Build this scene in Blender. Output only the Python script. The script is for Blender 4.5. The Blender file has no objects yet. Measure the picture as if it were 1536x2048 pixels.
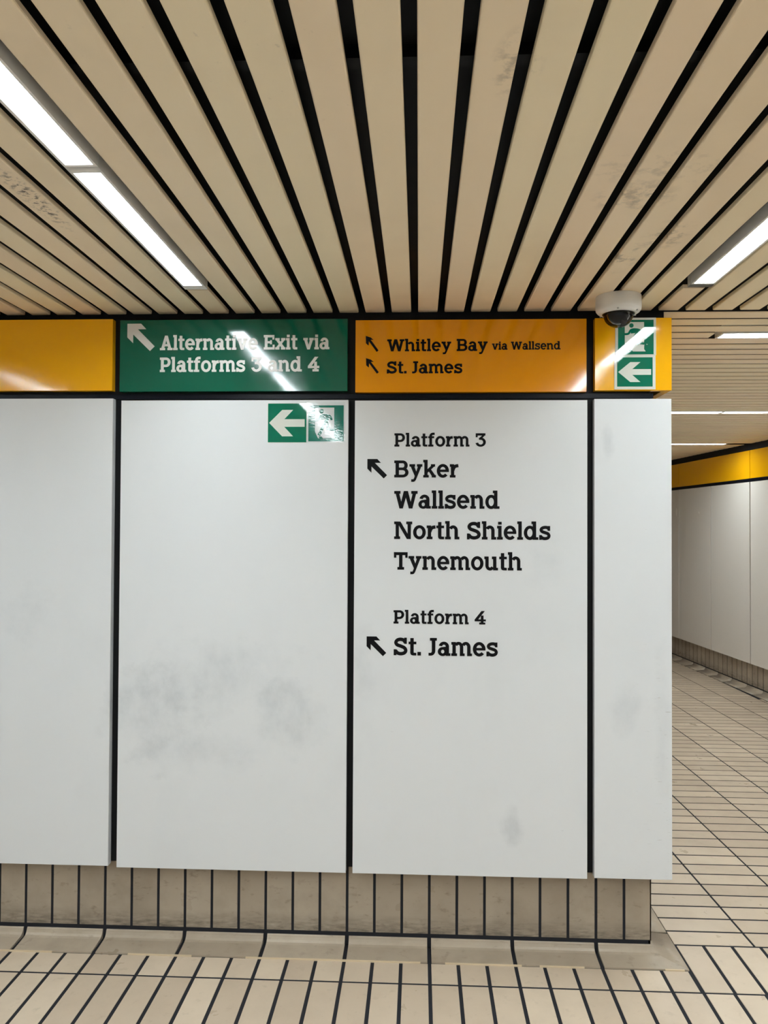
import bpy, bmesh, math, random
from mathutils import Vector, Matrix
from mathutils.geometry import delaunay_2d_cdt

random.seed(4)
PI = math.pi
S = bpy.context.scene
C = S.collection

# ------------------------------------------------------------------ camera
def make_camera():
    cd = bpy.data.cameras.new('camera'); co = bpy.data.objects.new('camera', cd); C.objects.link(co)
    yaw, pitch, roll = 0.04467, 0.01749, 0.00478
    right = Vector((math.cos(yaw), math.sin(yaw), 0))
    fwd = Vector((-math.sin(yaw) * math.cos(pitch), math.cos(yaw) * math.cos(pitch), math.sin(pitch)))
    up = right.cross(fwd)
    r2 = math.cos(roll) * right + math.sin(roll) * up
    u2 = -math.sin(roll) * right + math.cos(roll) * up
    m = Matrix((r2, u2, -fwd)).transposed().to_4x4()
    m.translation = Vector((-0.04353, -2.81178, 1.53334))
    co.matrix_world = m
    cd.sensor_fit = 'VERTICAL'; cd.sensor_height = 36.0
    cd.lens = 1559.18 / 2048 * 36.0
    cd.clip_start = 0.02; cd.clip_end = 100
    S.camera = co
make_camera()

# ------------------------------------------------------------------ world, exposure
W = bpy.data.worlds.new('world'); S.world = W; W.use_nodes = True
W.node_tree.nodes['Background'].inputs[0].default_value = (0.55, 0.58, 0.62, 1)
W.node_tree.nodes['Background'].inputs[1].default_value = 0.10
S.view_settings.view_transform = 'Standard'; S.view_settings.look = 'None'
S.view_settings.gamma = 1.0; S.view_settings.use_curve_mapping = False
S.view_settings.exposure = 0.66
LAMP = 34.0                       # strength of the strip-light diffusers
S.cycles.use_denoising = True
S.cycles.max_bounces = 10; S.cycles.diffuse_bounces = 6; S.cycles.glossy_bounces = 5
S.cycles.caustics_reflective = False; S.cycles.caustics_refractive = False
S.cycles.sample_clamp_indirect = 6.0

# ------------------------------------------------------------------ materials
def mat(name, col, rough=0.5, metal=0.0, spec=0.5, coat=0.0):
    m = bpy.data.materials.new(name); m.use_nodes = True
    b = m.node_tree.nodes['Principled BSDF']
    b.inputs['Base Color'].default_value = (*col, 1)
    b.inputs['Roughness'].default_value = rough
    b.inputs['Metallic'].default_value = metal
    b.inputs['Specular IOR Level'].default_value = spec
    b.inputs['Coat Weight'].default_value = coat
    b.inputs['Coat Roughness'].default_value = 0.05
    return m

class G:
    """small node-graph writer"""
    def __init__(s, m): s.t = m.node_tree; s.b = s.t.nodes['Principled BSDF']
    def n(s, typ, ins=None, **kw):
        x = s.t.nodes.new(typ)
        for k, v in kw.items(): setattr(x, k, v)
        for k, v in (ins or {}).items():
            if hasattr(v, 'node'): s.t.links.new(v, x.inputs[k])
            else: x.inputs[k].default_value = v
        return x
    def noise(s, vec, scale, detail=3, rough=0.55):
        return s.n('ShaderNodeTexNoise', {'Vector': vec, 'Scale': scale, 'Detail': detail, 'Roughness': rough}).outputs['Fac']
    def ramp(s, fac, a, b, lo=0.0, hi=1.0):
        return s.n('ShaderNodeMapRange', {0: fac, 1: a, 2: b, 3: lo, 4: hi}, clamp=True).outputs[0]
    def mix(s, fac, a, b, mode='MIX'):
        x = s.n('ShaderNodeMix', data_type='RGBA', blend_type=mode)
        for i, v in ((0, fac), (6, a), (7, b)):
            if hasattr(v, 'node'): s.t.links.new(v, x.inputs[i])
            else: x.inputs[i].default_value = v
        return x.outputs[2]
    def math(s, op, a, b=0.0):
        return s.n('ShaderNodeMath', {0: a, 1: b}, operation=op).outputs[0]
    def scale(s, vec, xyz):
        return s.n('ShaderNodeMapping', {'Vector': vec, 'Scale': xyz}).outputs[0]
    def pos(s): return s.n('ShaderNodeNewGeometry').outputs['Position']
    def island(s): return s.n('ShaderNodeNewGeometry').outputs['Random Per Island']
    def col(s, v): s.t.links.new(v, s.b.inputs['Base Color'])
    def rough(s, v): s.t.links.new(v, s.b.inputs['Roughness'])
    def bump(s, h, strength, dist=0.002):
        s.t.links.new(s.n('ShaderNodeBump', {'Height': h, 'Strength': strength, 'Distance': dist}).outputs[0], s.b.inputs['Normal'])

def enamel(name, col, dirty=1.0, rough=0.22, stains=()):
    """white vitreous enamel panel with faint grey smudges, scuffs and scratches"""
    m = mat(name, col, rough, 0, 0.4); g = G(m); p = g.pos()
    a = g.noise(g.scale(p, (1.3, 1.3, 1.0)), 2.2, 4, 0.6)
    b = g.noise(g.scale(p, (3, 3, 2)), 6.0, 5, 0.65)
    # the scuffed belt at hand and bag height
    z = g.n('ShaderNodeSeparateXYZ', {0: p}).outputs[2]
    belt = g.math('MULTIPLY', g.ramp(z, 0.35, 0.75), g.ramp(z, 1.3, 0.9))
    f1 = g.math('MULTIPLY', g.ramp(a, 0.52, 0.70), g.math('MULTIPLY_ADD', belt, 0.8))
    f1 = g.math('MULTIPLY', f1, 0.22 * dirty)
    sc = g.noise(g.scale(p, (9, 9, 90)), 3.0, 2, 0.5)
    sp = g.math('MULTIPLY', g.ramp(sc, 0.73, 0.78), g.ramp(b, 0.52, 0.62))
    c = g.mix(f1, (*col, 1), (col[0] * .80, col[1] * .81, col[2] * .83, 1))
    st = g.noise(g.scale(p, (1, 1, 1.3)), 5.5, 6, 0.62)
    for cx, cz, ax, az, amt in stains:
        d = g.n('ShaderNodeVectorMath', {0: g.n('ShaderNodeMapping', {'Vector': p, 'Location': (-cx / ax, 0, -cz / az), 'Scale': (1 / ax, 0, 1 / az)}).outputs[0]}, operation='LENGTH').outputs[1]
        k = g.math('ADD', d, g.ramp(st, .25, .75, -.85, .85))
        c = g.mix(g.math('MULTIPLY', g.ramp(k, 1.15, .30, 0, amt * 1.15), g.ramp(b, .35, .62, .35, 1)), c, (col[0] * .70, col[1] * .72, col[2] * .74, 1))
    c = g.mix(g.math('MULTIPLY', sp, 0.35 * dirty), c, (.25, .24, .22, 1))
    x = g.n('ShaderNodeSeparateXYZ', {0: p}).outputs[0]        # bag scratches near the exposed corner
    s2 = g.noise(g.scale(p, (14, 14, 130)), 2.0, 2, .5)
    c = g.mix(g.math('MULTIPLY', g.math('MULTIPLY', g.ramp(s2, .66, .72), g.ramp(x, .70, .84)), g.ramp(z, 1.25, .95, 0, .45 * dirty)), c, (.30, .29, .27, 1))
    g.col(c)
    g.rough(g.ramp(a, 0.3, 0.75, rough, rough + .06))
    return m

M = {}
STAINS = ((-1.02, .86, .16, .17, .42), (-.78, .98, .30, .13, .34), (-.52, .86, .14, .13, .38), (-.86, .70, .26, .07, .28), (.285, .46, .035, .075, .45),
          (-.245, 1.02, .05, .13, .30), (.42, 1.42, .07, .10, .22), (.63, 1.83, .02, .06, .40), (.70, .90, .05, .10, .28), (.82, .80, .03, .25, .22), (-1.50, 1.20, .10, .10, .30))
M['white'] = enamel('white_enamel', (0.685, 0.705, 0.73), stains=STAINS)
M['white_far'] = enamel('white_enamel_corridor', (0.74, 0.70, 0.65), .4)
def gloss(name, col, wav=0.25):
    m = mat(name, col, 0.07, 0, 0.5, 0.0); g = G(m); p = g.pos()
    g.bump(g.noise(p, 5.5, 1, 0.4), wav, 0.006)
    g.rough(g.ramp(g.noise(p, 9, 4), .3, .8, .06, .14))
    return m
M['green'] = gloss('green_enamel', (0.002, 0.092, 0.054))
M['yellow'] = gloss('yellow_enamel', (0.84, 0.41, 0.003))
M['orange'] = gloss('orange_enamel', (0.72, 0.275, 0.001))
M['vinyl_black'] = mat('black_vinyl', (0.003, 0.003, 0.004), 0.5, 0, 0.12)
M['vinyl_white'] = mat('white_vinyl', (0.70, 0.70, 0.68), 0.3)
M['sign_white'] = mat('photoluminescent_white', (0.66, 0.69, 0.64), 0.03)
M['sign_green'] = mat('safety_green', (0.0, 0.14, 0.08), 0.03)
def crinkle(name, col):
    m = mat(name, col, 0.06, 0, 0.6); g = G(m); p = g.pos()
    g.bump(g.noise(g.scale(p, (1, 1, 2.2)), 70, 2, 0.5), 0.10, 0.0010)
    return m
M['film_white'] = crinkle('glossy_white_film', (0.62, 0.66, 0.68))
M['film_green'] = crinkle('glossy_green_film', (0.0, 0.14, 0.10))
M['black'] = mat('black_backing', (0.004, 0.004, 0.005), 0.6, 0, 0.2)
M['rail'] = mat('black_painted_rail', (0.003, 0.004, 0.008), 0.3, 0, 0.12)
M['lamp_frame'] = mat('grey_lamp_frame', (0.80, 0.80, 0.79), 0.45)
M['cam_white'] = mat('off_white_plastic', (0.72, 0.71, 0.69), 0.4)
M['cam_dark'] = mat('dark_plastic', (0.004, 0.004, 0.005), 0.2, 0, 0.3)
M['screw'] = mat('steel_screw', (0.35, 0.34, 0.33), 0.35, 1.0)
M['mortar'] = mat('pale_mortar', (0.62, 0.50, 0.34), 0.9)
M['grout'] = mat('dark_grout', (0.018, 0.019, 0.024), 0.8, 0, 0.2)
def thin_dome():
    m = mat('clear_dome', (1, 1, 1)); t = m.node_tree; o = t.nodes['Material Output']; t.nodes.remove(t.nodes['Principled BSDF'])
    a = t.nodes.new('ShaderNodeBsdfTransparent'); a.inputs[0].default_value = (.80, .82, .84, 1)
    b = t.nodes.new('ShaderNodeBsdfGlossy'); b.inputs['Roughness'].default_value = .02
    f = t.nodes.new('ShaderNodeFresnel'); f.inputs[0].default_value = 1.3
    x = t.nodes.new('ShaderNodeMixShader')
    t.links.new(f.outputs[0], x.inputs[0]); t.links.new(a.outputs[0], x.inputs[1]); t.links.new(b.outputs[0], x.inputs[2]); t.links.new(x.outputs[0], o.inputs[0])
    return m
M['dome'] = thin_dome()
M['lens'] = mat('lens_glass', (.01, .011, .016), .03, 0, .6)
def glow():
    m = mat('lit_diffuser', (0.8, 0.8, 0.8), 0.4); b = m.node_tree.nodes['Principled BSDF']
    b.inputs['Emission Color'].default_value = (0.88, 0.97, 1.0, 1)
    b.inputs['Emission Strength'].default_value = LAMP
    return m
M['glow'] = glow()
def slat_mat(name, col):
    m = mat(name, col, 0.42, 0, 0.35); g = G(m); p = g.pos()
    i = g.island(); a = g.noise(g.scale(p, (1, 1, 1)), 2.4, 4)
    c = g.mix(g.ramp(i, 0, 1, 0, 1), (col[0] * .99, col[1] * .95, col[2] * .94, 1), (col[0], col[1] * 1.03, col[2] * .98, 1))
    c = g.mix(g.ramp(a, .52, .72, 0, .28), c, (col[0] * .76, col[1] * .74, col[2] * .70, 1))
    d = g.noise(p, 38, 4, .6)
    e = g.noise(p, 1.7, 2, .5)
    c = g.mix(g.math('MULTIPLY', g.ramp(d, .66, .78), g.ramp(e, .60, .70, 0, .35)), c, (.07, .05, .035, 1))
    # soot smudges and insect specks on single slats
    for bx, by, ax, ay, lo, amt in ((.467, -.946, .11, .10, .46, .45), (.62, -.70, .07, .13, .50, .5), (.55, -.52, .05, .16, .50, .6), (.12, -1.49, .05, .12, .5, .4), (.49, -1.10, .2, .10, .52, .25), (-.975, -.98, .032, .22, .49, 1.0)):
        dd = g.n('ShaderNodeVectorMath', {0: g.n('ShaderNodeMapping', {'Vector': p, 'Location': (-bx / ax, -by / ay, 0), 'Scale': (1 / ax, 1 / ay, 0)}).outputs[0]}, operation='LENGTH').outputs[1]
        q = g.noise(g.scale(p, (1, 1, 1)), 60 if amt > .8 else 24, 4, .65)
        c = g.mix(g.math('MULTIPLY', g.ramp(dd, 1.0, .35, 0, amt), g.ramp(q, lo, lo + .14)), c, (.10, .075, .05, 1))
    g.col(c)
    return m
M['slat'] = slat_mat('beige_slat_paint', (0.86, 0.735, 0.555))
def tile_mat(name, col, dirt, soot=False):
    m = mat(name, col, 0.42, 0, 0.4); g = G(m); p = g.pos()
    i = g.island(); a = g.noise(p, 7, 4, .6); b = g.noise(g.scale(p, (1, 1, 2)), 26, 4, .6)
    c = g.mix(g.ramp(i, 0, 1, 0, 1), (col[0] * .86, col[1] * .83, col[2] * .80, 1), (col[0] * 1.06, col[1] * 1.05, col[2] * 1.03, 1))
    c = g.mix(g.ramp(a, .45, .72, 0, .45 * dirt), c, (col[0] * .6, col[1] * .56, col[2] * .52, 1))
    c = g.mix(g.ramp(b, .60, .74, 0, .45 * dirt), c, (col[0] * .35, col[1] * .31, col[2] * .28, 1))
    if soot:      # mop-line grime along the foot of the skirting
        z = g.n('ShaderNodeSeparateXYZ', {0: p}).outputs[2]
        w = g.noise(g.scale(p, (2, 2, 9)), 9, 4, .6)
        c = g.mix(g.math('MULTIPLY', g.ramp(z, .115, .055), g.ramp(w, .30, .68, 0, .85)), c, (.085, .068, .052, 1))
    g.col(c); g.rough(g.ramp(a, .3, .7, .26, .45))
    return m
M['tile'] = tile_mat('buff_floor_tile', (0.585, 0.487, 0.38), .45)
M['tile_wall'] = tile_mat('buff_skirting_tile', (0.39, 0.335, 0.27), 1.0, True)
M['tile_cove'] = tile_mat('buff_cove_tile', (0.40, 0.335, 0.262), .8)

# ------------------------------------------------------------------ mesh helpers (all coordinates in metres, world space)
def link(name, bm, m, parent=None, smooth=False, origin=None):
    me = bpy.data.meshes.new(name)
    bmesh.ops.recalc_face_normals(bm, faces=bm.faces[:]) if bm.faces else None
    if parent is not None:
        off = Vector(parent.location)
        if parent.parent is not None: off = off + Vector(parent.parent.location)
    else: off = Vector(origin) if origin is not None else Vector((0, 0, 0))
    o_local = Vector(origin) if (parent is None and origin is not None) else Vector((0, 0, 0))
    bmesh.ops.translate(bm, verts=bm.verts[:], vec=-off)
    bm.to_mesh(me); bm.free()
    for x in (m if isinstance(m, (list, tuple)) else [m]): me.materials.append(x)
    if smooth:
        for f in me.polygons: f.use_smooth = True
    o = bpy.data.objects.new(name, me); C.objects.link(o)
    o.location = o_local
    if parent is not None: o.parent = parent
    return o
def tag(o, label=None, cat=None, group=None, kind=None):
    if label: o['label'] = label
    if cat: o['category'] = cat
    if group: o['group'] = group
    if kind: o['kind'] = kind
    return o
def empty(name, loc, label, cat, group=None):
    o = bpy.data.objects.new(name, None); C.objects.link(o); o.location = loc
    return tag(o, label, cat, group)
def box(bm, a, b, mi=0, xf=None):
    P = [Vector((x, y, z)) for x in (a[0], b[0]) for y in (a[1], b[1]) for z in (a[2], b[2])]
    if xf: P = [xf(q) for q in P]
    v = [bm.verts.new(q) for q in P]
    fs = []
    for f in ((0, 1, 3, 2), (4, 6, 7, 5), (0, 4, 5, 1), (2, 3, 7, 6), (0, 2, 6, 4), (1, 5, 7, 3)):
        F = bm.faces.new([v[i] for i in f]); F.material_index = mi; fs.append(F)
    return v, fs
def bevel_all(bm, r, seg=2, ang=0.6):
    es = [e for e in bm.edges if len(e.link_faces) == 2 and e.calc_face_angle(0) > ang]
    bmesh.ops.bevel(bm, geom=es, offset=r, segments=seg, profile=0.6, affect='EDGES', clamp_overlap=True)
def prism(bm, pts, axis, a, b, mi=0):
    """extrude the outline pts (2-D) along axis from a to b"""
    def P(p, t):
        return {'x': (t, p[0], p[1]), 'y': (p[0], t, p[1]), 'z': (p[0], p[1], t)}[axis]
    va = [bm.verts.new(P(p, a)) for p in pts]; vb = [bm.verts.new(P(p, b)) for p in pts]
    n = len(pts); fs = [bm.faces.new(va), bm.faces.new(vb[::-1])]
    for i in range(n): fs.append(bm.faces.new((va[i], va[(i + 1) % n], vb[(i + 1) % n], vb[i])))
    for f in fs: f.material_index = mi
    return fs
def lathe(bm, prof, c, n=48):
    rings = []
    for r, z in prof:
        rings.append([bm.verts.new((c[0] + r * math.cos(2 * PI * k / n), c[1] + r * math.sin(2 * PI * k / n), z)) for k in range(n)] if r > 1e-6 else [bm.verts.new((c[0], c[1], z))])
    for A, B in zip(rings, rings[1:]):
        for k in range(n):
            q = [A[k % len(A)], A[(k + 1) % len(A)], B[(k + 1) % len(B)], B[k % len(B)]]
            u = []
            for x in q:
                if x not in u: u.append(x)
            if len(u) > 2: bm.faces.new(u)

# ------------------------------------------------------------------ slab-serif alphabet (cap height = 100)
def ring(cx, cy, rx, ry, th, tv, a0=0, a1=360, n=40):
    k = max(4, int(n * abs(a1 - a0) / 360)); out = []
    A = [math.radians(a0 + (a1 - a0) * i / k) for i in range(k + 1)]
    for a, b in zip(A, A[1:]):
        out.append([(cx + rx * math.cos(a), cy + ry * math.sin(a)), (cx + rx * math.cos(b), cy + ry * math.sin(b)),
                    (cx + (rx - th) * math.cos(b), cy + (ry - tv) * math.sin(b)), (cx + (rx - th) * math.cos(a), cy + (ry - tv) * math.sin(a))])
    return out
def rc(x0, y0, x1, y1): return [[(x0, y0), (x1, y0), (x1, y1), (x0, y1)]]
def pl(*p): return [list(p)]
def catmull(P, n=8):
    Q = [P[0]] + list(P) + [P[-1]]; out = []
    for i in range(1, len(Q) - 2):
        for k in range(n):
            t = k / n; r = []
            for d in (0, 1):
                a, b, c, e = Q[i - 1][d], Q[i][d], Q[i + 1][d], Q[i + 2][d]
                r.append(.5 * (2 * b + (c - a) * t + (2 * a - 5 * b + 4 * c - e) * t * t + (3 * b - a - 3 * c + e) * t ** 3))
            out.append(tuple(r))
    return out + [P[-1]]
def stroke(P, w, smooth=True):
    P = catmull(P) if smooth and len(P) > 2 else P
    L, R = [], []
    for i, p in enumerate(P):
        a = P[max(i - 1, 0)]; b = P[min(i + 1, len(P) - 1)]
        d = Vector((b[0] - a[0], b[1] - a[1])).normalized(); nx, ny = -d.y * w / 2, d.x * w / 2
        L.append((p[0] + nx, p[1] + ny)); R.append((p[0] - nx, p[1] - ny))
    return [[L[i], L[i + 1], R[i + 1], R[i]] for i in range(len(P) - 1)]
def stem(h): return rc(6.5, 0, 25, h) + rc(0, 0, 32, 13.5) + rc(0, h - 14, 25, h)
def arch(x, w): return ring(x + w - 27, 50, 27, 29.5, 18, 16, 0, 150) + rc(x + w - 18.3, 0, x + w, 51)
GL = {
 'l': (32, stem(104)), 'i': (32, stem(78) + rc(6, 86, 25.5, 101)),
 'h': (82, stem(104) + arch(20, 53) + rc(55, 0, 82, 13.5)),
 'n': (82, stem(78) + arch(20, 53) + rc(55, 0, 82, 13.5)),
 'm': (118, stem(78) + arch(17, 51) + arch(59, 51) + rc(50, 0, 76, 13.5) + rc(92, 0, 118, 13.5)),
 'u': (82, rc(0, 64, 24.5, 78) + rc(6, 28, 24.5, 78) + ring(33, 28, 27, 29.5, 18, 16, 175, 330) + rc(52, 0, 70.5, 78) + rc(45, 64, 70.5, 78) + rc(52, 0, 80, 13.5)),
 'r': (50, rc(6.5, 0, 25, 78) + rc(0, 0, 33, 13.5) + rc(0, 64, 25, 78) + stroke([(18, 42), (24, 58), (34, 67), (50, 70)], 18)),
 't': (45, rc(10, 14, 28.5, 98) + rc(0, 64, 44, 77.5) + pl((10, 15), (12, 7), (17, 2), (25, 0), (44, 0), (44, 13.5), (28.5, 15))),
 'f': (46, rc(9, 0, 27.5, 82) + rc(0, 0, 38, 13.5) + rc(0, 64, 43, 77.5) + ring(35, 80, 26, 25, 18, 16, 90, 180) + rc(34.5, 89, 47, 105)),
 'a': (72, rc(46, 0, 64, 53) + rc(46, 0, 72, 13.5) + ring(35, 52, 29, 27.5, 18, 15.5, 0, 168) + ring(28, 23.5, 28, 25, 18, 13.5) + pl((25, 48.5), (25, 34.5), (48, 37.5), (48, 51)) + pl((28, 12), (28, -1.5), (38, 0), (50, 8), (50, 16))),
 'e': (72, ring(36, 39, 36, 40.5, 18.5, 16, -8, 318) + rc(10, 33, 70.5, 46)),
 's': (65, stroke([(55, 62), (46, 69.5), (32, 71), (17, 66.5), (10.5, 57), (16, 47), (32, 41), (49, 34.5), (56, 23), (50, 11), (34, 6.5), (18, 10), (8, 19)], 16.5) + rc(49, 52, 62, 78) + rc(0, 0, 13, 26)),
 'd': (82, ring(34, 39, 34, 40.5, 18, 16) + rc(51, 0, 69.5, 104) + rc(44, 90, 69.5, 104) + rc(51, 0, 82, 13.5)),
 'o': (73, ring(36.5, 39, 36.5, 40.5, 18.5, 16)),
 'y': (77, rc(0, 64.5, 33, 78) + rc(45, 64.5, 77, 78) + pl((7, 66), (28, 66), (46, 22), (36, 0)) + pl((51, 66), (71, 66), (38, -15), (32, -23), (24, -26), (18, -20), (24, -12), (29, -3)) + rc(11, -26, 26, -12)),
 'v': (76, rc(0, 64.5, 32, 78) + rc(45, 64.5, 76, 78) + pl((6, 66), (27, 66), (47, 0), (29, 0)) + pl((50, 66), (70, 66), (47, 0), (29, 0))),
 'x': (74, rc(0, 64.5, 31, 78) + rc(44, 64.5, 74, 78) + rc(0, 0, 30, 13.5) + rc(43, 0, 74, 13.5) + pl((4, 66), (27, 66), (70, 12), (46, 12)) + pl((50, 66), (69, 66), (26, 12), (6, 12))),
 'k': (75, stem(104) + pl((24, 27), (24, 47), (48, 70), (66, 66)) + rc(46, 64.5, 70, 78) + pl((32, 38), (44, 50), (70, 13), (50, 10)) + rc(51, 0, 75, 13.5)),
 'B': (85, rc(8, 0, 27, 100) + rc(0, 85.5, 40, 100) + rc(0, 0, 40, 14.5) + rc(26, 84.5, 52, 100) + rc(26, 43.5, 54, 58) + rc(26, 0, 52, 15) + ring(51, 71.5, 29, 28.5, 19, 15, -90, 90) + ring(51, 29, 34, 29, 19, 15, -90, 90)),
 'P': (78, rc(8, 0, 27, 100) + rc(0, 85.5, 40, 100) + rc(0, 0, 36, 14) + rc(26, 84.5, 46, 100) + rc(26, 35, 46, 50) + ring(45, 67.5, 33, 32.5, 19, 15.5, -90, 90)),
 'E': (80, rc(8, 0, 27, 100) + rc(0, 85.5, 78, 100) + rc(0, 0, 80, 14.5) + rc(65, 70, 78, 100) + rc(67, 0, 80, 32) + rc(26, 43.5, 55, 57) + rc(48, 37, 60, 64)),
 'N': (105, rc(9, 0, 27, 100) + rc(0, 86, 30, 100) + rc(0, 0, 34, 14) + rc(79, 0, 97, 100) + rc(71, 86, 105, 100) + pl((14, 100), (36, 100), (97, 0), (75, 0))),
 'T': (81, rc(0, 84, 81, 100) + rc(0, 69, 13, 100) + rc(68, 69, 81, 100) + rc(31, 0, 50, 100) + rc(21, 0, 60, 14)),
 'W': (137, rc(0, 85, 36, 100) + rc(101, 85, 137, 100) + pl((7, 92), (27, 92), (51, 0), (31, 0)) + pl((31, 0), (50, 0), (79, 100), (57, 100)) + pl((58, 100), (80, 100), (107, 0), (87, 0)) + pl((87, 0), (107, 0), (130, 92), (111, 92))),
 'A': (94, pl((9, 8), (28, 8), (56, 100), (37, 100)), ),
 'J': (47, rc(19, 26, 38, 100) + rc(8, 86, 47, 100) + ring(12, 27, 26, 27, 19, 15, -90, 0) + rc(0, 0, 12.5, 15)),
 'S': (80, stroke([(66, 74), (57, 86), (40, 91), (21, 86.5), (12, 73.5), (19, 60), (40, 52), (61, 42.5), (69.5, 27), (61, 13.5), (41, 8.5), (22, 13), (10, 26)], 18.5) + rc(61, 66, 75, 100) + rc(0, 0, 14, 33)),
 '3': (76, rc(2, 84, 73, 100) + rc(2, 71, 15, 100) + pl((52, 86), (73, 86), (73, 90), (48, 62), (26, 62)) + ring(38, 33, 38, 34.5, 19, 15.5, -168, 92) + rc(26, 52, 40, 66)),
 '4': (82, pl((50, 100), (74, 100), (24, 36), (0, 36)) + rc(0, 23, 82, 37) + rc(46, 0, 64.5, 66) + rc(34, 0, 78, 13.5)),
 '.': (19, rc(0, 0, 19, 19)),
}
GL['A'] = (94, pl((9, 8), (29, 8), (56, 100), (38, 100)) + pl((65, 8), (85, 8), (57, 100), (38, 100)) + rc(24, 27, 70, 41) + rc(0, 0, 38, 13.5) + rc(57, 0, 94, 13.5))

def union_faces(polys):
    vs, fs = [], []
    tris = []
    for p in polys:
        if len(p) == 4: tris += [[p[0], p[1], p[2]], [p[0], p[2], p[3]]]
        else: tris.append(p)
    for p in tris:
        a = sum(p[i][0] * p[(i + 1) % len(p)][1] - p[(i + 1) % len(p)][0] * p[i][1] for i in range(len(p)))
        if abs(a) < 1e-5: continue
        q = p if a > 0 else p[::-1]
        fs.append(list(range(len(vs), len(vs) + len(q)))); vs += [Vector(x) for x in q]
    ov, oe, of, _, _, orig = delaunay_2d_cdt(vs, [], fs, 0, 1e-3)
    return ov, [f for f, o in zip(of, orig) if len(o)]
def flat_shape(bm, polys, put, y_front, y_back, grow=0.0):
    """put maps 2-D to world (x, z); a thin solid from y_back to y_front"""
    ov, of = union_faces(polys)
    if grow:                                   # fatten the outline a little
        ed = {}
        for f in of:
            for a, b in zip(f, f[1:] + f[:1]): ed[(a, b)] = 1
        mv = {}
        for (a, b) in ed:
            if (b, a) not in ed:
                d = (ov[b] - ov[a])
                if d.length < 1e-6: continue
                d.normalize(); nrm = Vector((d.y, -d.x))
                mv.setdefault(a, []).append(nrm); mv.setdefault(b, []).append(nrm)
        ov = [v.copy() for v in ov]
        for i, ns in mv.items():
            t = sum(ns, Vector((0, 0)))
            if t.length > 1e-3: ov[i] += t.normalized() * grow * min(1.5, len(ns) / t.length)
    F = {}; B = {}
    def vf(i, D, y):
        if i not in D:
            X, Z = put(ov[i]); D[i] = bm.verts.new((X, y, Z))
        return D[i]
    cnt = {}
    for f in of:
        bm.faces.new([vf(i, F, y_front) for i in f])
        for a, b in zip(f, f[1:] + f[:1]): cnt[(a, b)] = 1
    for (a, b) in cnt:
        if (b, a) not in cnt:
            try: bm.faces.new((F[a], vf(a, B, y_back), vf(b, B, y_back), F[b]))
            except ValueError: pass
def lettering(parent, text, x0, x1, z, cap, m, y=0.0, t=0.0009, gap=6.5):
    glyphs, x = [], 0.0
    for ch in text:
        if ch == ' ': x += 39; continue
        w, g = GL[ch]; glyphs.append((g, x))
        x += w + gap
    wtot = x - gap; k = (x1 - x0) / wtot; s = cap / 100
    bm = bmesh.new()
    for g, gx in glyphs:
        flat_shape(bm, g, lambda v: (x0 + (v.x + gx) * k, z + v.y * s), y - t, y, 0.8)
    return link('lettering', bm, m, parent)
ARROW_NW = [(0, 100), (50, 100), (69, 80), (38, 80), (100, 17), (83, 0), (21, 61), (21, 29), (0, 50)]
ARROW_THIN = [(2, 102), (40, 92), (62, 76), (40, 78), (100, 10), (86, 0), (26, 68), (24, 40), (4, 55)]
def tri_fan(P):  # simple polygon as one face for the union
    return [P]
def arrow_nw(parent, xa, xb, za, zb, m, P=ARROW_NW, t=0.0009):
    bm = bmesh.new()
    flat_shape(bm, tri_fan(P), lambda v: (xa + v.x / 100 * (xb - xa), za + v.y / 100 * (zb - za)), -t, 0)
    return link('arrow', bm, m, parent)

# ================================================================== the setting
ZC = 2.3167                      # underside of the ceiling slats
PC, XG = 0.0965, -0.0619         # slat pitch and one slat joint
PT = 0.028                       # thickness of the enamel panels
CORE = 0.064                     # face of the bare wall behind the cladding
XE = 0.796                       # outer corner of the skirting
# corridor's right-hand wall: its own line on the plan
A0, U0 = Vector((3.09, 4.2, 0)), Vector((-0.0760, 0.9971, 0)).normalized()
N0 = Vector((-U0.y, U0.x, 0))    # towards the corridor
def cw(s, d, z): q = A0 + U0 * s + N0 * d; return Vector((q.x, q.y, z))
def wall_x(y): return A0.x + (y - A0.y) * U0.x / U0.y

def struct(name, bm, m, parent=None, smooth=False):
    o = link(name, bm, m, parent, smooth)
    if parent is None: o['kind'] = 'structure'
    return o

# bare walls
bm = bmesh.new(); box(bm, (-5.2, CORE, -0.05), (XE - .009, 9.2, 2.42)); box(bm, (-5.2, PT + .0005, .297), (XE - .009, CORE, 2.2915)); struct('wall_front', bm, M['black'])
bm = bmesh.new(); box(bm, (XE - .009 + .001, .93, .29), (.8555, 9.0, 1.989)); box(bm, (XE - .008, .93, 2.02), (.8555, 9.0, 2.281)); struct('wall_corridor_left', bm, M['white_far'])
bm = bmesh.new(); box(bm, (-8.6, -.30, -.05), (4.85, -.0525, 2.42), 0, lambda q: cw(q.x, q.y, q.z)); struct('wall_right', bm, M['black'])
bm = bmesh.new(); box(bm, (-8.6, -.05, .26), (-1.215, 0, 1.96), 0, lambda q: cw(q.x, q.y, q.z)); box(bm, (3.712, -.05, .26), (4.78, 0, 1.96), 0, lambda q: cw(q.x, q.y, q.z)); struct('wall_right_lining', bm, M['white_far'])
bm = bmesh.new(); box(bm, (.5, 9.0, -.05), (3.2, 9.2, 2.42)); struct('wall_end', bm, M['white_far'])
bm = bmesh.new(); box(bm, (-5.4, -4.8, -.05), (4.2, -4.6, 2.42)); struct('wall_back', bm, M['white'])
bm = bmesh.new(); box(bm, (-5.4, -4.6, -.05), (-5.2, 9.2, 2.42)); struct('wall_left', bm, M['white'])

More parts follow.
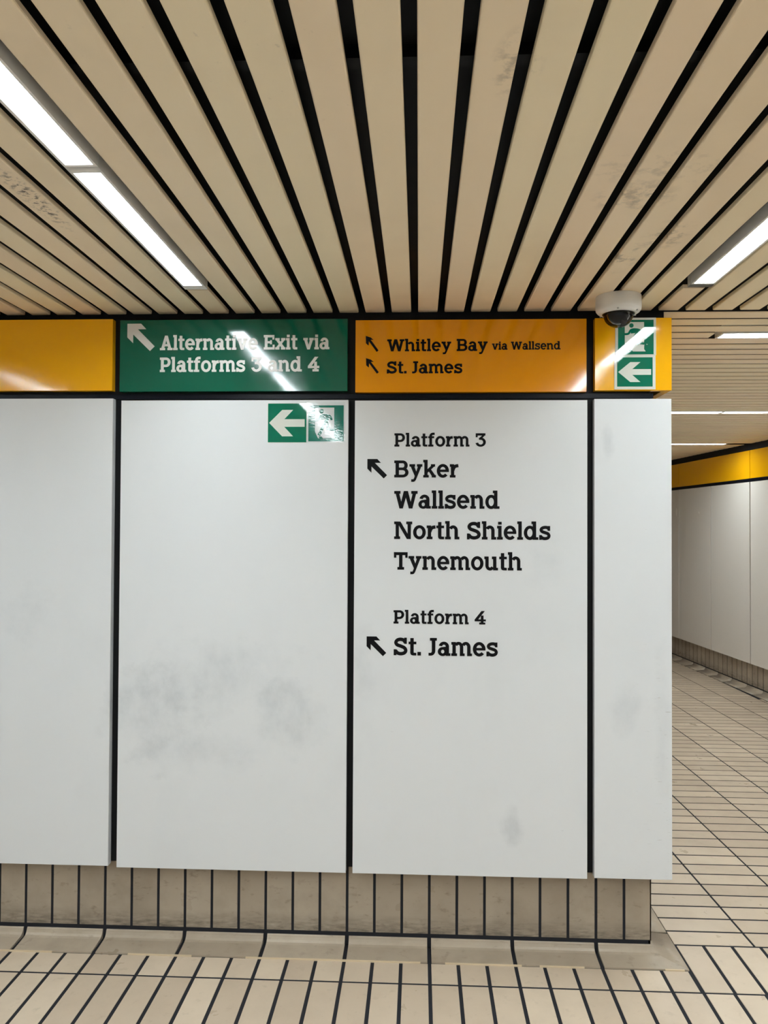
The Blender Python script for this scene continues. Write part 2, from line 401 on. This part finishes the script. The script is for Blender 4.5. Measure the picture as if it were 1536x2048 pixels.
# floor: individually bedded tiles over dark grout
def tile(bm, P, ins=.0016, h=.003, z0=0.0):
    c = sum((Vector((p[0], p[1], 0)) for p in P), Vector()) / len(P)
    lo = [bm.verts.new((p[0], p[1], z0 - h)) for p in P]
    hi = []
    for p in P:
        d = Vector((p[0], p[1], 0)) - c
        hi.append(bm.verts.new((p[0] - math.copysign(ins, d.x), p[1] - math.copysign(ins, d.y), z0)))
    bm.faces.new(hi)
    for i in range(4): bm.faces.new((lo[i], lo[(i + 1) % 4], hi[(i + 1) % 4], hi[i]))
bm = bmesh.new(); g2, e2 = .0052, .004
rows = [(-.173 - .296 * (i + 1), -.173 - .296 * i) for i in range(15)]
for r0, r1 in rows:
    for k in range(-51, 36):
        tile(bm, [(k * .1 + g2, r0 + e2), (k * .1 + .1 - g2, r0 + e2), (k * .1 + .1 - g2, r1 - e2), (k * .1 + g2, r1 - e2)])
for k in range(-51, 9):
    xb = min(k * .1 + .1, .897)
    tile(bm, [(k * .1 + g2, -.173 + e2), (xb - g2, -.173 + e2), (xb - g2, -.046 - .003), (k * .1 + g2, -.046 - .003)])
for k in range(0, 25):
    x = .897 + .0035 + k * .103
    tile(bm, [(x + g2, -.173 + e2), (x + .103 - g2, -.173 + e2), (x + .103 - g2, .1227 - e2), (x + g2, .1227 - e2)])
LX = [.897, 1.19, 1.475, 1.757, 2.04, 2.32, 2.60, 2.88, 3.16, 3.44]
for j in range(88):
    y0 = .1227 + .1 * j; y1 = y0 + .1; lim = wall_x(y0) - .059
    for i in range(len(LX) - 1):
        d0, d1 = -.04 * (y0 - .13), -.04 * (y1 - .13)
        xa0, xa1 = (LX[i] + d0, LX[i] + d1) if i else (.897, .897)
        xb0, xb1 = min(LX[i + 1] + d0, lim), min(LX[i + 1] + d1, lim)
        if xb0 - xa0 < .03: continue
        tile(bm, [(xa0 + .0035, y0 + .0048), (xb0 - .0035, y0 + .0048), (xb1 - .0035, y1 - .0048), (xa1 + .0035, y1 - .0048)])
floor_tiles = bm
bm = bmesh.new(); box(bm, (-5.3, -4.7, -.06), (4.3, 9.1, -.0014))
fl = struct('floor', bm, M['grout'])
link('floor_tiles', floor_tiles, M['tile'], fl)

# ceiling: black void with beige slats, running to the wall in front and across the corridor
bm = bmesh.new(); box(bm, (-5.3, -4.7, ZC + .05), (4.3, 9.1, ZC + .12))
for y in (-1.46, -3.0): box(bm, (-5.2, y - .016, ZC + .028), (4.1, y + .016, ZC + .05), 0)
ce = struct('ceiling', bm, [M['black'], M['rail']])
def slat(bm, a, b, cx, w, along, h=.013):
    r = .0035
    P = [(-w / 2, ZC + h), (-w / 2, ZC + r), (-w / 2 + r * .3, ZC + r * .3), (-w / 2 + r, ZC), (w / 2 - r, ZC), (w / 2 - r * .3, ZC + r * .3), (w / 2, ZC + r), (w / 2, ZC + h)]
    P = [(p[0] + cx, p[1]) for p in P]
    if along == 'y': prism(bm, P, 'y', a, b)
    else: prism(bm, P, 'x', a, b)
LIGHT_ROWS = {-8: -.263, 9: -.240, -23: -.263, 26: -.2365}      # slat slot -> where the strip light stops short of the wall
bm = bmesh.new(); YE = .037
for k in range(-53, 37):
    cx = XG + PC * (k + .5)
    if k in LIGHT_ROWS: slat(bm, LIGHT_ROWS[k] + .014, YE, cx, .0712, 'y')
    else: slat(bm, -4.6, YE, cx, .0712, 'y')
link('slats', bm, M['slat'], ce)
bm = bmesh.new(); CROWS = (3, 24, 44)
for k in range(0, 86):
    y = .061 + .1035 * (k + .5)
    x0, x1 = .80, wall_x(y) - .002
    if k in CROWS:
        slat(bm, x0, 1.15, y, .080, 'x', .004)
    else: slat(bm, x0, x1, y, .080, 'x', .004)
link('slats', bm, M['slat'], ce)

# black trims: rail between fascia and panels, shadow strip under the ceiling
bm = bmesh.new(); box(bm, (-5.2, .022, 1.9965), (XE, CORE, 2.0135)); bevel_all(bm, .004, 3); struct('trim_1', bm, M['rail'])
bm = bmesh.new(); box(bm, (-5.2, .048, 2.292), (.842, CORE + .03, ZC + .05)); struct('trim_2', bm, M['black'])
bm = bmesh.new(); box(bm, (-8.6, -.05, 2.257), (4.8, .006, ZC + .02), 0, lambda q: cw(q.x, q.y, q.z)); struct('trim_3', bm, M['black'])
bm = bmesh.new(); box(bm, (-8.6, -.05, 1.962), (4.8, .004, 1.992), 0, lambda q: cw(q.x, q.y, q.z)); struct('trim_4', bm, M['rail'])

# skirting tiles and coved tiles
def skirt(bm, a, b, xf, z0, z1, w=.1, off=0.0, last=None):
    """upright tiles; local axes: along, out of the wall, up"""
    s = off
    while s < b - .02:
        e = min(s + w, b)
        if e > a:
            n = len(bm.verts)
            v, f = box(bm, (max(s, a) + .005, -.004, z0), (e - (.005 if e < b - 1e-6 or last is None else 0), .0, z1), 0, xf)
        s += w
COVE = [(-.004, .034), (0.0, .034), (.003, .031), (.0048, .026), (.009, .0185), (.016, .0125), (.026, .0095), (.060, .0062), (.1005, .0035), (.1012, -.002), (-.004, -.002)]
def cove(bm, a, b, xf, piece=.3, off=0.0, mitre_end=False):
    s = off
    while s < b - .02:
        e = min(s + piece, b)
        if e > a:
            s0 = max(s, a) + .0072; last = e >= b - 1e-6
            va = [bm.verts.new(xf(Vector((s0 , p[0], p[1])))) for p in COVE]
            vb = [bm.verts.new(xf(Vector(((e + max(p[0], 0) - .0014 if (last and mitre_end) else e - .0072), p[0], p[1])))) for p in COVE]
            n = len(COVE); bm.faces.new(va); bm.faces.new(vb[::-1])
            for i in range(n): bm.faces.new((va[i], va[(i + 1) % n], vb[(i + 1) % n], vb[i]))
        s += piece
fx = lambda q: Vector((q.x, .055 - q.y, q.z))            # front wall: along +x, out = -y
sx = lambda q: Vector((XE + q.y, .055 - q.x, q.z))        # corridor side, from far end back to the corner (along = -y)
bm = bmesh.new(); skirt(bm, -5.1, XE, fx, .0495, .2845, .1, -5.1, True)
cb = bmesh.new(); cove(cb, -5.1, XE, fx, .3, -5.1, True)
gb = bmesh.new(); box(gb, (-5.2, .0575, -.002), (XE - .002, CORE, .285))
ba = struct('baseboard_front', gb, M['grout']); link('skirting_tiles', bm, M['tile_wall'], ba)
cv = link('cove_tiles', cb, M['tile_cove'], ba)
bm = bmesh.new()                                          # broken pale mortar along the cove's front edge
random.seed(11); x = -2.6
while x < .86:
    L = random.uniform(.03, .2)
    if random.random() < .72:
        h = random.uniform(.0012, .0026)
        box(bm, (x, -.0495 - h * .6, -.002), (min(x + L, .88), -.0455, .0032 + h * .4))
    x += L
link('mortar', bm, M['mortar'], ba)
bm = bmesh.new(); skirt(bm, -8.9, .0, sx, .0465, .2845, .1, -8.9, True)
cb = bmesh.new(); cove(cb, -8.9, 0, sx, .3, -9.145, True)
gb = bmesh.new(); box(gb, (XE - .0089, .0575, -.002), (XE - .0025, 9.0, .285))
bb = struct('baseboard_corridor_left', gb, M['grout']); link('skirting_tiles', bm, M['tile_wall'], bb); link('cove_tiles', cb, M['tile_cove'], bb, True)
rx = lambda q: cw(q.x, q.y - .0475, q.z)
bm = bmesh.new(); skirt(bm, -3.0, 4.8, rx, .045, .256, .1, -3.0)
cb = bmesh.new(); cove(cb, -3.0, 4.8, rx, .3, -3.0)
gb = bmesh.new(); box(gb, (-8.6, -.0525, -.002), (4.8, -.0500, .256), 0, lambda q: cw(q.x, q.y, q.z))
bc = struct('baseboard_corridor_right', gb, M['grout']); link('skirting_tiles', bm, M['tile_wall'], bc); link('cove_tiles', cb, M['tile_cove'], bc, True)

# ================================================================== cladding panels and signs
def panel(name, x0, x1, z0, z1, m, label, cat, group, r=.004, y=0.0, xf=None):
    bm = bmesh.new(); box(bm, (x0, y, z0), (x1, PT, z1)); bevel_all(bm, r, 3)
    o = link(name, bm, m, None, False, ((x0 + x1) / 2, PT, z0))
    return tag(o, label, cat, group)
GP, GF = 'white wall panels', 'fascia signs above the wall panels'
p1 = panel('wall_panel', -2.035, -1.1688, .2905, 1.996, M['white'], 'plain white enamel wall panel below the blank yellow fascia at the left edge', 'wall panel', GP)
p2 = panel('wall_panel', -1.137, -.3008, .2866, 1.9885, M['white'], 'scuffed white enamel wall panel with green exit stickers in its top right corner', 'wall panel', GP)
p3 = panel('wall_panel', -.2762, .557, .2865, 1.986, M['white'], 'white enamel wall panel with black platform and station names', 'wall panel', GP)
def corner_panel(name, x0, x1, z0, z1, m, label, cat, group):
    bm = bmesh.new(); prism(bm, [(x0, 0), (x1, 0), (x1, .92), (x1 - PT, .92), (x1 - PT, PT), (x0, PT)], 'z', z0, z1); bevel_all(bm, .004, 3)
    return tag(link(name, bm, m, None, False, ((x0 + x1) / 2, PT, z0)), label, cat, group)
p4 = corner_panel('wall_panel', .5822, .8535, .290, 1.990, M['white'], 'narrow white enamel corner panel under the ceiling camera, wrapping into the corridor', 'wall panel', GP)
f1 = panel('fascia_panel', -2.035, -1.1725, 2.0255, 2.289, M['yellow'], 'blank glossy yellow fascia panel at the left edge', 'fascia panel', GF, .005)
f2 = panel('fascia_panel', -1.1445, -.3046, 2.0215, 2.2845, M['green'], 'glossy green fascia sign reading Alternative Exit via Platforms 3 and 4', 'sign', GF, .005)
f3 = panel('fascia_panel', -.2755, .5542, 2.0165, 2.2785, M['orange'], 'orange-yellow fascia sign reading Whitley Bay via Wallsend and St. James', 'sign', GF, .005)
f4 = corner_panel('fascia_panel', .5843, .8545, 2.0205, 2.280, M['yellow'], 'short yellow fascia panel on the corner behind the dome camera', 'fascia panel', GF)

vb, vw = M['vinyl_black'], M['vinyl_white']
lettering(p3, 'Platform 3', -.1325, .1958, 1.8195, .0473, vb)
lettering(p3, 'Byker', -.1325, .0976, 1.708, .0605, vb)
lettering(p3, 'Wallsend', -.1322, .2451, 1.596, .0622, vb)
lettering(p3, 'North Shields', -.1320, .4270, 1.4857, .0623, vb)
lettering(p3, 'Tynemouth', -.1321, .3250, 1.3755, .0622, vb)
lettering(p3, 'Platform 4', -.1327, .1974, 1.1815, .0473, vb)
lettering(p3, 'St. James', -.1315, .2406, 1.0680, .0626, vb)
arrow_nw(p3, -.2303, -.1586, 1.7037, 1.7743, vb); arrow_nw(p3, -.2297, -.1586, 1.0634, 1.1341, vb)
lettering(f2, 'Alternative Exit via', -.9949, -.3711, 2.1738, .0525, vw, 0, .0016)
lettering(f2, 'Platforms 3 and 4', -.9945, -.4075, 2.0932, .0525, vw, 0, .0016)
arrow_nw(f2, -1.117, -1.0152, 2.1706, 2.2712, vw, ARROW_NW, .0016)
lettering(f3, 'Whitley Bay', -.1602, .2013, 2.1648, .0432, vb)
lettering(f3, 'via Wallsend', .2174, .4619, 2.1686, .0285, vb)
lettering(f3, 'St. James', -.1611, .1112, 2.0845, .0433, vb)
arrow_nw(f3, -.2395, -.1919, 2.1626, 2.2202, vb, ARROW_THIN); arrow_nw(f3, -.2381, -.1907, 2.0835, 2.1392, vb, ARROW_THIN)

# exit pictograms.  Outlines in the unit square of the green field, y up
ARROW_W = [(.03, .50), (.37, .835), (.655, .835), (.425, .595), (.955, .595), (.955, .40), (.425, .40), (.655, .155), (.37, .155)]
DOOR = [(.19, .935), (.73, .935), (.73, .345), (.835, .285), (.735, .27), (.73, .155), (.775, .085), (.42, .085), (.375, .135), (.29, .135), (.32, .085), (.275, .085), (.19, .27), (.19, .60), (.19, .62)]
def man():
    s = []
    s += ring(.375, .835, .062, .064, .062, .064, 0, 360, 28)
    s += stroke([(.16, .585), (.29, .60), (.36, .70), (.47, .725), (.60, .70), (.645, .63), (.655, .585)], .062)     # arms and shoulders
    s += pl((.36, .73), (.56, .73), (.60, .66), (.53, .47), (.42, .47), (.50, .62), (.36, .60))
    s += stroke([(.52, .60), (.43, .42), (.30, .165)], .085, False)                                                   # trailing leg
    s += stroke([(.52, .56), (.555, .33), (.80, .305)], .075, False)                                                  # leading leg
    s += pl((.515, .37), (.59, .37), (.57, .27), (.525, .27))
    return [[(q[0] * 100, q[1] * 100) for q in f] for f in s]
def exit_sign(name, ox, oz, wx, hz, gx0, gz0, gx1, gz1, kind, label, group, mw, mg, t=.0012, y=0.0):
    bm = bmesh.new(); box(bm, (ox, y - t, oz), (ox + wx, y, oz + hz)); bevel_all(bm, t * .3, 1)
    o = tag(link(name, bm, mw, None, False, (ox + wx / 2, y, oz)), label, 'exit sign', group)
    yf = y - t
    def put(v): return (gx0 + v.x / 100 * (gx1 - gx0), gz0 + v.y / 100 * (gz1 - gz0))
    big = lambda P: [(a * 100, b * 100) for a, b in P]
    bm = bmesh.new(); flat_shape(bm, rc(0, 0, 100, 100), put, yf - .0004, yf); link('green_field', bm, mg, o)
    if kind == 'arrow':
        bm = bmesh.new(); flat_shape(bm, [big(ARROW_W)], put, yf - .0008, yf - .0003); link('arrow', bm, mw, o)
    else:
        bm = bmesh.new(); flat_shape(bm, [big(DOOR)], put, yf - .0008, yf - .0003); link('doorway', bm, mw, o)
        bm = bmesh.new(); flat_shape(bm, man(), put, yf - .0012, yf - .0007); link('running_figure', bm, mg, o)
    return o
GS = 'green emergency exit signs'
exit_sign('exit_sign', -.5945, 1.8335, .1425, .1433, -.5935, 1.8345, -.4530, 1.9760, 'arrow', 'square green sticker with a white left arrow on the white wall panel', GS, M['sign_white'], M['sign_green'], .0006)
exit_sign('exit_sign', -.4518, 1.8345, .1395, .1460, -.4458, 1.8381, -.3169, 1.9691, 'man', 'crinkled glossy running figure exit sticker beside the arrow sticker on the white panel', GS, M['film_white'], M['film_green'], .0006)
exit_sign('exit_sign', .6555, 2.1455, .1435, .1345, .665, 2.1485, .7903, 2.2724, 'man', 'running figure exit sign plate on the yellow corner fascia, partly behind the dome camera', GS, M['sign_white'], M['sign_green'], .003)
exit_sign('exit_sign', .6520, 2.0235, .1450, .1215, .6616, 2.0333, .7868, 2.1381, 'arrow', 'green plate with a white left arrow on the yellow corner fascia, below the figure plate', GS, M['sign_white'], M['sign_green'], .003)

# corridor's far cladding
def cpanel(name, s0, s1, z0, z1, m, label, cat, group, d=0.0, r=.003):
    bm = bmesh.new(); box(bm, (s0, -.052, z0), (s1, d, z1), 0, lambda q: cw(q.x, q.y, q.z)); bevel_all(bm, r, 2)
    return tag(link(name, bm, m, None, False, cw((s0 + s1) / 2, -.052, z0)), label, cat, group)
GC = 'white panels along the corridor'
s0, pw, gp = .4403, .8155, .008
for i, lab in enumerate(('white corridor wall panel at the right edge of the view, nearest one',
                         'white corridor wall panel second from the right edge, before the wide joint',
                         'narrow-looking white corridor wall panel third from the right edge',
                         'sliver of white corridor wall panel beside the corner panel edge, farthest one')):
    cpanel('wall_panel', s0 + pw * (i - 1) + gp, s0 + pw * i - gp, .26, 1.96, M['white_far'], lab, 'wall panel', GC)
cpanel('wall_panel', s0 + pw * 3 + gp, s0 + pw * 4 - gp, .26, 1.96, M['white_far'], 'white corridor wall panel hidden behind the corner', 'wall panel', GC)
cpanel('wall_panel', s0 - pw * 2 + gp, s0 - pw - gp, .26, 1.96, M['white_far'], 'white corridor wall panel just outside the right edge', 'wall panel', GC)
GY = 'yellow fascia along the corridor'
cpanel('fascia_panel', s0 - 2 * pw + .004, s0 - .004, 1.992, 2.257, M['yellow'], 'bright yellow corridor fascia panel at the right edge', 'fascia panel', GY)
cpanel('fascia_panel', s0 + .004, s0 + 2 * pw - .004, 1.992, 2.257, M['yellow'], 'long dim yellow corridor fascia panel with a pale light streak', 'fascia panel', GY)
cpanel('fascia_panel', s0 + 2 * pw + .004, 4.78, 1.992, 2.257, M['yellow'], 'short visible end of yellow corridor fascia beside the corner panel', 'fascia panel', GY)

# ================================================================== strip lights
LEN, HW = .856, .0375
def make_light(name, hw, dw):
    """modelled about its own centre, long axis along y"""
    root = bpy.data.objects.new(name, None); C.objects.link(root)
    bm = bmesh.new(); hl = LEN / 2 - .001
    box(bm, (-hw, -hl, ZC - .001), (-dw, hl, ZC + .034)); box(bm, (dw, -hl, ZC - .001), (hw, hl, ZC + .034))
    box(bm, (-dw, -hl, ZC - .001), (dw, -hl + .010, ZC + .034)); box(bm, (-dw, hl - .010, ZC - .001), (dw, hl, ZC + .034))
    box(bm, (-dw, -hl + .010, ZC + .022), (dw, hl - .010, ZC + .034))
    fr = link('frame', bm, M['lamp_frame'], root)
    bm = bmesh.new(); box(bm, (-dw + .001, -hl + .011, ZC + .0125), (dw - .001, hl - .011, ZC + .0215)); bevel_all(bm, .002, 2)
    df = link('diffuser', bm, M['glow'], root); df['label'] = 'glowing white diffuser'
    return root
def copy_light(src, loc, rz):
    r = src.copy(); C.objects.link(r); r.location = loc; r.rotation_euler = (0, 0, rz)
    for ch in src.children:
        c = ch.copy(); C.objects.link(c); c.parent = r
    return r
light0 = make_light('ceiling_light', HW, .0305)
light1 = make_light('ceiling_light', .041, .036)
used = set()
def place_light(src, loc, rz, label, group):
    o = src if src.name not in used else copy_light(src, loc, rz)
    used.add(src.name); o.location = loc; o.rotation_euler = (0, 0, rz)
    return tag(o, label, 'ceiling light', group)
def end_cap(o, y0, y1, x):
    bm = bmesh.new(); box(bm, (x - HW, y0, ZC - .001), (x + HW, y1, ZC + .034)); link('end_cap', bm, M['lamp_frame'], o)
GLT = 'strip lights between the ceiling slats'
LAB = {(-8, 0): 'lit strip light in the left ceiling row, the one ending nearest the green sign',
       (-8, 1): 'lit strip light in the left ceiling row, cut off by the left edge',
       (9, 0): 'lit strip light in the right ceiling row, near the dome camera'}
for k in (-8, 9, -23, 26):
    x = XG + PC * (k + .5) + (.012 if k == 9 else 0); ystart = LIGHT_ROWS[k] - .029
    for i in range(5):
        lab = LAB.get((k, i), 'strip light in the ceiling outside the view, behind or beside the viewpoint')
        o = place_light(light0, (x, ystart - LEN * (i + .5), 0), 0, lab, GLT if (k, i) in LAB else 'strip lights outside the view')
        if i == 0:
            end_cap(o, ystart + .001, ystart + .029, x)
GLC = 'strip lights across the corridor ceiling'
CL = {(3, 0): 'corridor strip light just inside the corner, right of the yellow fascia, nearest row',
      (24, 0): 'corridor strip light in the middle row, left of the joint, touching the corner panel edge',
      (24, 1): 'corridor strip light in the middle row, right of the joint, at the right edge',
      (44, 0): 'corridor strip light in the farthest row, mostly behind the corner panel',
      (44, 1): 'corridor strip light in the farthest row, ending left of the yellow fascia'}
for k in CROWS:
    y = .061 + .1035 * (k + .5)
    xs = {3: 1.178, 24: 1.165, 44: 1.135}[k]
    for i in range(2):
        place_light(light1, (xs + LEN * (i + .5), y, 0), PI / 2, CL.get((k, i), 'strip light in the corridor ceiling outside the view'), GLC)

# ================================================================== dome camera on the ceiling
cx, cy = .633, -.135
cam = empty('security_camera', (cx, cy, ZC), 'white dome security camera with a dark lens ball, fixed under the ceiling slats', 'security camera')
bm = bmesh.new(); lathe(bm, [(0, ZC), (.0745, ZC), (.0755, ZC - .002), (.0760, ZC - .040), (.0745, ZC - .047), (.0700, ZC - .053), (.0600, ZC - .059), (.0545, ZC - .060), (.0530, ZC - .056), (.0530, ZC - .050), (0, ZC - .050)], (cx, cy), 64)
hs = link('housing', bm, M['cam_white'], cam, True)
for a in (20, 140, 255, 320):
    q = (cx + .0660 * math.cos(math.radians(a)), cy + .0660 * math.sin(math.radians(a)))
    bm = bmesh.new(); lathe(bm, [(0, ZC - .0585), (.0032, ZC - .0580), (.0036, ZC - .054), (0, ZC - .052)], q, 14); link('screw', bm, M['screw'], hs, True)
bm = bmesh.new(); lathe(bm, [(.0530, ZC - .055), (.0535, ZC - .0605), (.0505, ZC - .0625), (.0490, ZC - .0600), (.0490, ZC - .055), (.0530, ZC - .055)], (cx, cy), 48); link('dome_collar', bm, M['cam_dark'], cam, True)
bm = bmesh.new(); R = .0495
lathe(bm, [(R, ZC - .056)] + [(R * math.cos(a), ZC - .060 - R * .92 * math.sin(a)) for a in [PI / 2 * i / 14 for i in range(15)]][:-1] + [(0, ZC - .060 - R * .92)] + [((R - .002) * math.cos(a), ZC - .060 - (R * .92 - .002) * math.sin(a)) for a in [PI / 2 * i / 14 for i in range(14, -1, -1)] if a < PI / 2 - .001] + [(R - .002, ZC - .056), (R, ZC - .056)], (cx, cy), 48)
dm = link('dome', bm, M['dome'], cam, True)
bm = bmesh.new(); lathe(bm, [(0, ZC - .0505), (.038, ZC - .0505), (.0395, ZC - .062), (.037, ZC - .076), (.030, ZC - .088), (.016, ZC - .095), (0, ZC - .097)], (cx - .007, cy + .002), 36); bl = link('camera_ball', bm, M['cam_dark'], cam, True)
bm = bmesh.new(); prism(bm, [(math.cos(a) * .012, math.sin(a) * .012) for a in [2 * PI * i / 24 for i in range(24)]], 'y', -.040, -.028)
bmesh.ops.transform(bm, matrix=Matrix.Translation((cx, cy, ZC - .074)) @ Matrix.Rotation(math.radians(18), 4, 'Z') @ Matrix.Rotation(math.radians(28), 4, 'X'), verts=bm.verts[:])
link('lens', bm, M['lens'], bl)
